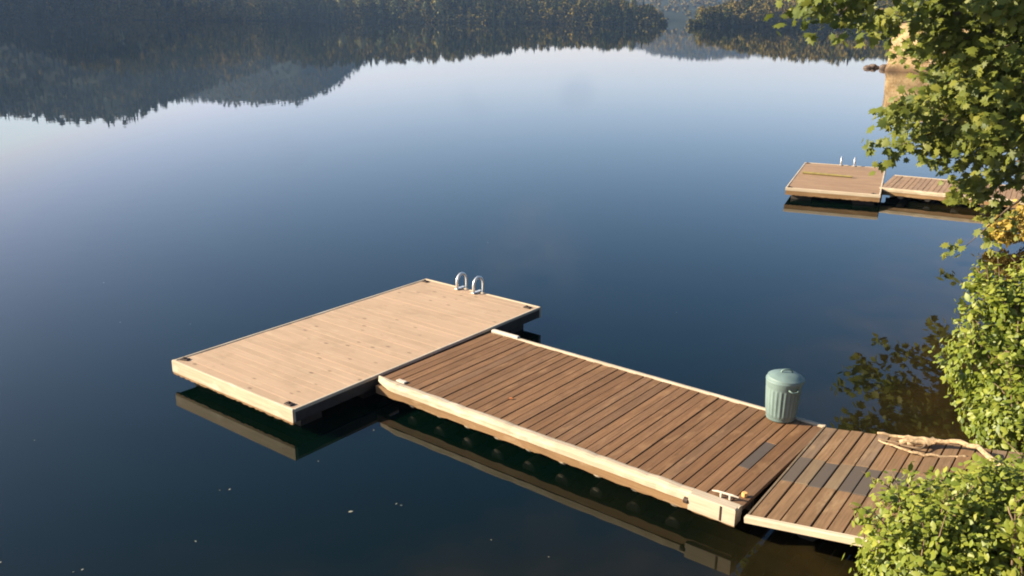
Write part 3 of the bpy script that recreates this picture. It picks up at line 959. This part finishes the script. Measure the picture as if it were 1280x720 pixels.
# ------------------------------------------------------------------ maple over the water
MAP = empty('maple_tree', (14.6, 20.2, 2.2))
tag(MAP, 'large maple reaching over the water with lobed green leaves turning yellow low down', 'tree')
mb0 = Vector(MAP.location)
trunk_pts = [Vector((14.6, 20.2, 1.2)), Vector((14.3, 20.0, 3.2)), Vector((13.9, 19.6, 5.5)), Vector((13.8, 19.4, 8.5)), Vector((13.6, 19.6, 12))]
MB().tube([p - mb0 for p in trunk_pts], [.36, .28, .24, .17, .07], 12).build('trunk', BARK, MAP, smooth=True)
TIPS = [((7.0, 16.6, 6.9), 10), ((4.98, 16.0, 5.48), 10.5), ((5.66, 16.3, 5.32), 10), ((6.25, 16.6, 5.70), 10), ((7.40, 18.0, 5.22), 5.6), ((8.25, 18.0, 4.9), 5.3), ((8.5, 19.0, 5.6), 6.0), ((8.35, 18.1, 4.1), 4.8),
        ((7.42, 18.0, 3.55), 4.4), ((7.68, 18.5, 2.78), 3.8), ((8.7, 18.4, 2.75), 3.7), ((9.5, 19.0, 2.15), 3.4), ((10.1, 19.0, 1.65), 3.1), ((9.2, 17.5, 3.45), 4.4), ((8.95, 17.5, 4.8), 5.4),
        ((9.4, 17.0, 4.1), 4.8), ((10.9, 19.0, 2.1), 3.4), ((10.5, 19.0, 5.4), 5.6), ((10.7, 20.8, 5.8), 6.0), ((9.2, 19.0, 3.75), 4.5), ((8.6, 20.5, 3.3), 4.6), ((9.5, 21.0, 2.6), 4.0), ((10.2, 18.0, 3.0), 4.2),
        ((10.2, 17.6, 4.9), 5.5), ((9.6, 18.6, 6.3), 6.8), ((11.2, 17.6, 2.9), 4.0), ((11.2, 17.4, 5.6), 6.2), ((9.0, 18.2, 2.9), 3.9), ((8.6, 17.8, 3.9), 4.9), ((8.3, 19.4, 4.6), 5.3),
        ((8.0, 18.6, 7.4), 7.6), ((9.5, 17.6, 8.3), 8.4), ((11, 21.8, 8.5), 8.6), ((9.2, 20.5, 7.4), 8.0), ((12.5, 16.8, 7.6), 8.2), ((11.5, 19, 10.5), 10), ((15.5, 18, 9), 8.5), ((16, 22, 8), 8), ((13, 22.5, 10), 9.5), ((12.0, 19.6, 1.9), 3.0), ((10.30, 19.5, .40), 2.4), ((8.7, 17.4, 3.2), 4.4), ((8.45, 17.8, 4.5), 5.3), ((9.0, 17.2, 5.6), 6.4), ((8.6, 17.6, 6.4), 7), ((8.9, 18.6, 4.3), 5.0), ((8.2, 18.2, 5.9), 6.6)]
mrs = np.random.default_rng(21)
LP, LN, LT, LS, LV = [], [], [], [], []
for (tip, hz) in TIPS:
    tip = Vector(tip)
    if tip.x < 9.3 and tip.z < 5 and tip.y > 17.2: tip.x += .33
    f = min(max((hz - 1.2) / 10.8, 0.05), .95) * 4
    i0 = min(int(f), 3); start = trunk_pts[i0].lerp(trunk_pts[i0 + 1], f - i0)
    mid = start.lerp(tip, .5) + Vector((0, 0, .35 + .04 * (tip - start).length)) + Vector(mrs.normal(size=3) * .18)
    pts = [start.lerp(mid, .5) + Vector(mrs.normal(size=3) * .08) if k == 1 else p for k, p in enumerate([start, None, mid, None, tip]) if True and (p is not None or k == 1) or k == 3] if False else \
          [start, start.lerp(mid, .5) + Vector((0, 0, .12)), mid, mid.lerp(tip, .5) + Vector((0, 0, .16)), tip]
    ln = (tip - start).length
    MB().tube([p - mb0 for p in pts], [.016 * ln + .012, .013 * ln + .01, .010 * ln, .006 * ln, .006], 6).build('branch', BARK, MAP, smooth=True)
    # twigs along the outer part, each with a spray of leaves
    nsp = int((15 + 2.2 * ln) * (.55 if (tip.z < 2.7 or hz > 9 and tip.x < 8) else 1.15))
    if tip.z < .6: nsp = 4
    for j in range(nsp):
        u = 1 - abs(mrs.normal()) * (.34 if not (hz > 9 and tip.x < 8) else .12)
        if j < 4: u = 1 - .06 * j
        u = min(max(u, .2), 1)
        g = u * 4; k = min(int(g), 3)
        c = pts[k].lerp(pts[k + 1], g - k)
        side = Vector(mrs.normal(size=3)); side.z *= .5
        c = c + side.normalized() * (mrs.uniform(.02, .42) * (1.15 - .75 * u) * 1.5)
        dirv = (tip - mid).normalized() * .6 + side.normalized() * .8 + Vector((-.2, -.1, -.25))
        dirv.normalize()
        nl = mrs.integers(8, 15)
        shade = mrs.uniform(-.12, .12)
        for q in range(nl):
            p = c + dirv * (q / nl * .62) + Vector(mrs.normal(size=3) * .11)
            p.z -= .04 * q / nl
            nr = Vector(mrs.normal(size=3) * .55) + Vector((-.62, -.42, .6))
            LP.append(p); LN.append(nr); LT.append(dirv + Vector(mrs.normal(size=3) * .5) + Vector((0, 0, -.45)))
            LS.append(mrs.uniform(.12, .23)); 
            low = max(0, 1.0 - (p.z - .4) / 2.2)
            LV.append(min(max(.38 + shade + mrs.normal() * .15 + low * .12, 0), 1))
LP, LN, LT, LS, LV = map(np.array, (LP, LN, LT, LS, LV))
add_leaves(MAP, 'leaf', LP, leaf_frames(LP, LN, LT), LS, LV, lobed_leaf(), MAPLE)


# ------------------------------------------------------------------ shrubs
def shrub(name, base, blobs, n, size, label, cat, mat, tone0, stems, seed, single=300, density=.8):
    rs_ = np.random.default_rng(seed)
    root = empty(name, base)
    tag(root, label, cat)
    b0 = Vector(base)
    P, Nn, Td = [], [], []
    vol = np.array([r[0] * r[1] + r[1] * r[2] + r[0] * r[2] for _, r in blobs]); vol = vol / vol.sum()
    for bi, (c, r) in enumerate(blobs):
        m = int(n * vol[bi])
        # leaf clumps near the surface of each lobe: uneven, with gaps
        ncl = max(6, m // 16)
        d = rs_.normal(size=(ncl, 3)); d /= np.linalg.norm(d, axis=1, keepdims=True)
        rad = .55 + .5 * rs_.uniform(size=ncl) ** .6 + (rs_.uniform(size=ncl) > .9) * rs_.uniform(.05, .2, ncl)
        cc = np.array(c) + d * np.array(r) * rad[:, None]
        for k in range(ncl):
            q = rs_.integers(9, 22)
            sp = rs_.normal(size=(q, 3)) * .07
            pp = cc[k] + sp
            nn = d[k] * .75 + np.array([-.35, -.1, .55]) + rs_.normal(size=(q, 3)) * .45
            P.append(pp); Nn.append(nn); Td.append(d[k] * .7 + np.array([0, 0, -.35]) + rs_.normal(size=(q, 3)) * .6)
    tn = [np.full(len(p), rs_.normal() * .13) for p in P]
    shoots = MB()
    for bi, (c, r) in enumerate(blobs):
        for k in range(int(26 * density)):
            d = rs_.normal(size=3); d[2] = abs(d[2]) * .9 + .1; d /= np.linalg.norm(d)
            a = np.array(c) + d * np.array(r) * .55; ln = rs_.uniform(.25, .62) * (np.mean(r) + .25)
            e = a + (d * .8 + np.array([-.15, 0, .35]) + rs_.normal(size=3) * .3) * ln
            md = (a + e) / 2 + np.array([0, 0, .06])
            shoots.tube([Vector(x) - b0 for x in (a, md, e)], [.008, .006, .003], 5)
            q = rs_.integers(8, 15); f = rs_.uniform(.35, 1.05, q)[:, None]
            pp = a + (e - a) * f + rs_.normal(size=(q, 3)) * .028
            P.append(pp); Nn.append(np.array([-.4, -.2, .6]) + rs_.normal(size=(q, 3)) * .5); Td.append((e - a) / ln + rs_.normal(size=(q, 3)) * .8)
            tn.append(np.full(q, .08))
    shoots.build('shoots', TWIG, root)['kind'] = 'stuff'
    P, Nn, Td = map(np.concatenate, (P, Nn, Td)); tn = np.concatenate(tn)
    keep = P[:, 2] > base[2] - .15
    P, Nn, Td, tn = P[keep], Nn[keep], Td[keep], tn[keep]
    sz = size * np.clip(rs_.normal(1, .28, len(P)), .45, 1.7)
    tone = np.clip(tone0 + tn + rs_.normal(size=len(P)) * .17, 0, 1)
    add_leaves(root, 'leaf', P, leaf_frames(P, Nn, Td), sz, tone, oval_leaf(), mat, single)
    for i, (c, r) in enumerate(blobs):
        for k in range(stems):
            e = Vector(c) + Vector(rs_.normal(size=3) * .45 * np.array(r)) + Vector((0, 0, r[2] * .5))
            s0 = b0 + Vector((rs_.normal() * .12, rs_.normal() * .12, -.25))
            md = s0.lerp(e, .5) + Vector((rs_.normal() * .1, rs_.normal() * .1, .1))
            MB().tube([p - b0 for p in (s0, md, e)], [.022, .014, .005], 6).build('stem', TWIG, root, smooth=True)
    return root


sh1 = shrub('leafy_shrub', (4.55, 6.35, .35),
            [((3.62, 6.75, .95), (.48, .5, .55)), ((4.1, 6.75, 1.05), (.55, .5, .58)), ((4.65, 6.7, 1.06), (.6, .55, .64)), ((3.45, 6.35, .75), (.42, .5, .5)), ((4.1, 6.25, .85), (.6, .55, .55)), ((4.8, 6.2, .95), (.6, .55, .6)), ((4.72, 7.45, .88), (.45, .4, .36))],
            18500, .068, 'bright yellow-green shrub in the lower corner, growing over the gangway end', 'shrub', SHRUB, .53, 3, 5, density=.7)
sh2 = shrub('leafy_shrub', (6.9, 10.9, .4),
            [((6.4, 10.9, 1.48), (.40, .5, .60)), ((6.15, 10.7, 1.05), (.45, .5, .55)), ((6.98, 11.0, 1.62), (.55, .6, .78)), ((6.25, 10.4, .55), (.42, .45, .45)), ((6.95, 10.5, .9), (.6, .6, .7)), ((6.2, 11.0, 1.85), (.18, .25, .25)), ((7.5, 10.9, 1.85), (.6, .6, .9)), ((6.2, 9.75, .62), (.5, .5, .5)), ((6.75, 9.9, 1.0), (.5, .5, .7))],
            17000, .082, 'tall yellow-green shrub standing at the water beyond the dead branch', 'shrub', SHRUB, .47, 3, 6)
sh3 = shrub('yellow_shrub', (13.3, 21.6, .3),
            [((12.1, 21.0, .36), (.5, .4, .22)), ((12.8, 21.2, .5), (.6, .45, .36)), ((11.75, 20.85, .22), (.3, .25, .14))],
            1300, .11, 'low yellow autumn shrub at the waterline under the maple', 'shrub', YELLOW, .45, 2, 8, 60)
# bare stems standing in front of the lower shrub
for pts, r0 in (([(4.18, 6.1, .75), (4.12, 6.15, 1.15), (4.02, 6.2, 1.50), (3.98, 6.25, 1.62)], .012), ([(4.75, 6.35, 1.2), (4.5, 6.5, 1.5), (4.33, 6.6, 1.62)], .014)):
    branch([Vector(p) - sh1.location for p in pts], r0, r0 * .6, sh1, 'stem', TWIG, .006)


# ------------------------------------------------------------------ leaves and bits floating on the lake
V, T = oval_leaf(.08)
FL = [tri_mesh('floating_leaf', V, T, np.full(len(T), v)) for v in (.2, .6, 1.0)]
for me in FL: me.materials.append(FLOATL)
SPOTS = [(-7.04, 15.0), (-5.76, 14.94), (-3.29, 9.2), (-3.4, 9.18), (-3.32, 8.13), (-1.3, 8.91), (-1.84, 10.77), (-1.24, 8.88), (-5.17, 7.73), (-4.35, 7.58), (-1.79, 8.74), (-4.28, 7.62),
         (-6.2, 10.4), (.4, 7.9), (-2.4, 9.9), (-7.9, 12.2), (-.2, 8.2), (-8.4, 17.4), (3.1, 15.8), (-.6, 21.0)]
for i, (x, y) in enumerate(SPOTS):
    o = link('floating_leaf', FL[i % 3], None, None, (x, y, .006), (random.uniform(-.1, .1), random.uniform(-.1, .1), random.uniform(0, 6.28)))
    k = random.uniform(.016, .032)
    if i in (8, 10): k = .06
    o.scale = (k, k, k)
    tag(o, 'tiny pale leaf floating on the open dark water', 'floating leaf', 'leaf bits floating on the lake')

o = MB().tube([(2.25, 7.46, .0), (2.48, 7.26, .006), (2.78, 7.02, .0)], [.014, .017, .012], 6).build('stick', DEADW)
tag(o, 'pale straight stick floating in the brown shallows before the gangway', 'stick')

# ------------------------------------------------------------------ haze
m = bpy.data.materials.new('haze'); m.use_nodes = True
nt = m.node_tree
nt.nodes.remove(nt.nodes['Principled BSDF'])
pv = nt.nodes.new('ShaderNodeVolumePrincipled')
pv.inputs['Color'].default_value = (0.38, 0.56, 0.88, 1)
pv.inputs['Density'].default_value = 0.00020
pv.inputs['Anisotropy'].default_value = 0.2
nt.links.new(pv.outputs[0], nt.nodes['Material Output'].inputs['Volume'])
o = MB().box(-3300, 3300, -100, 3400, -4.0, 186).build('haze', m)
o['kind'] = 'stuff'
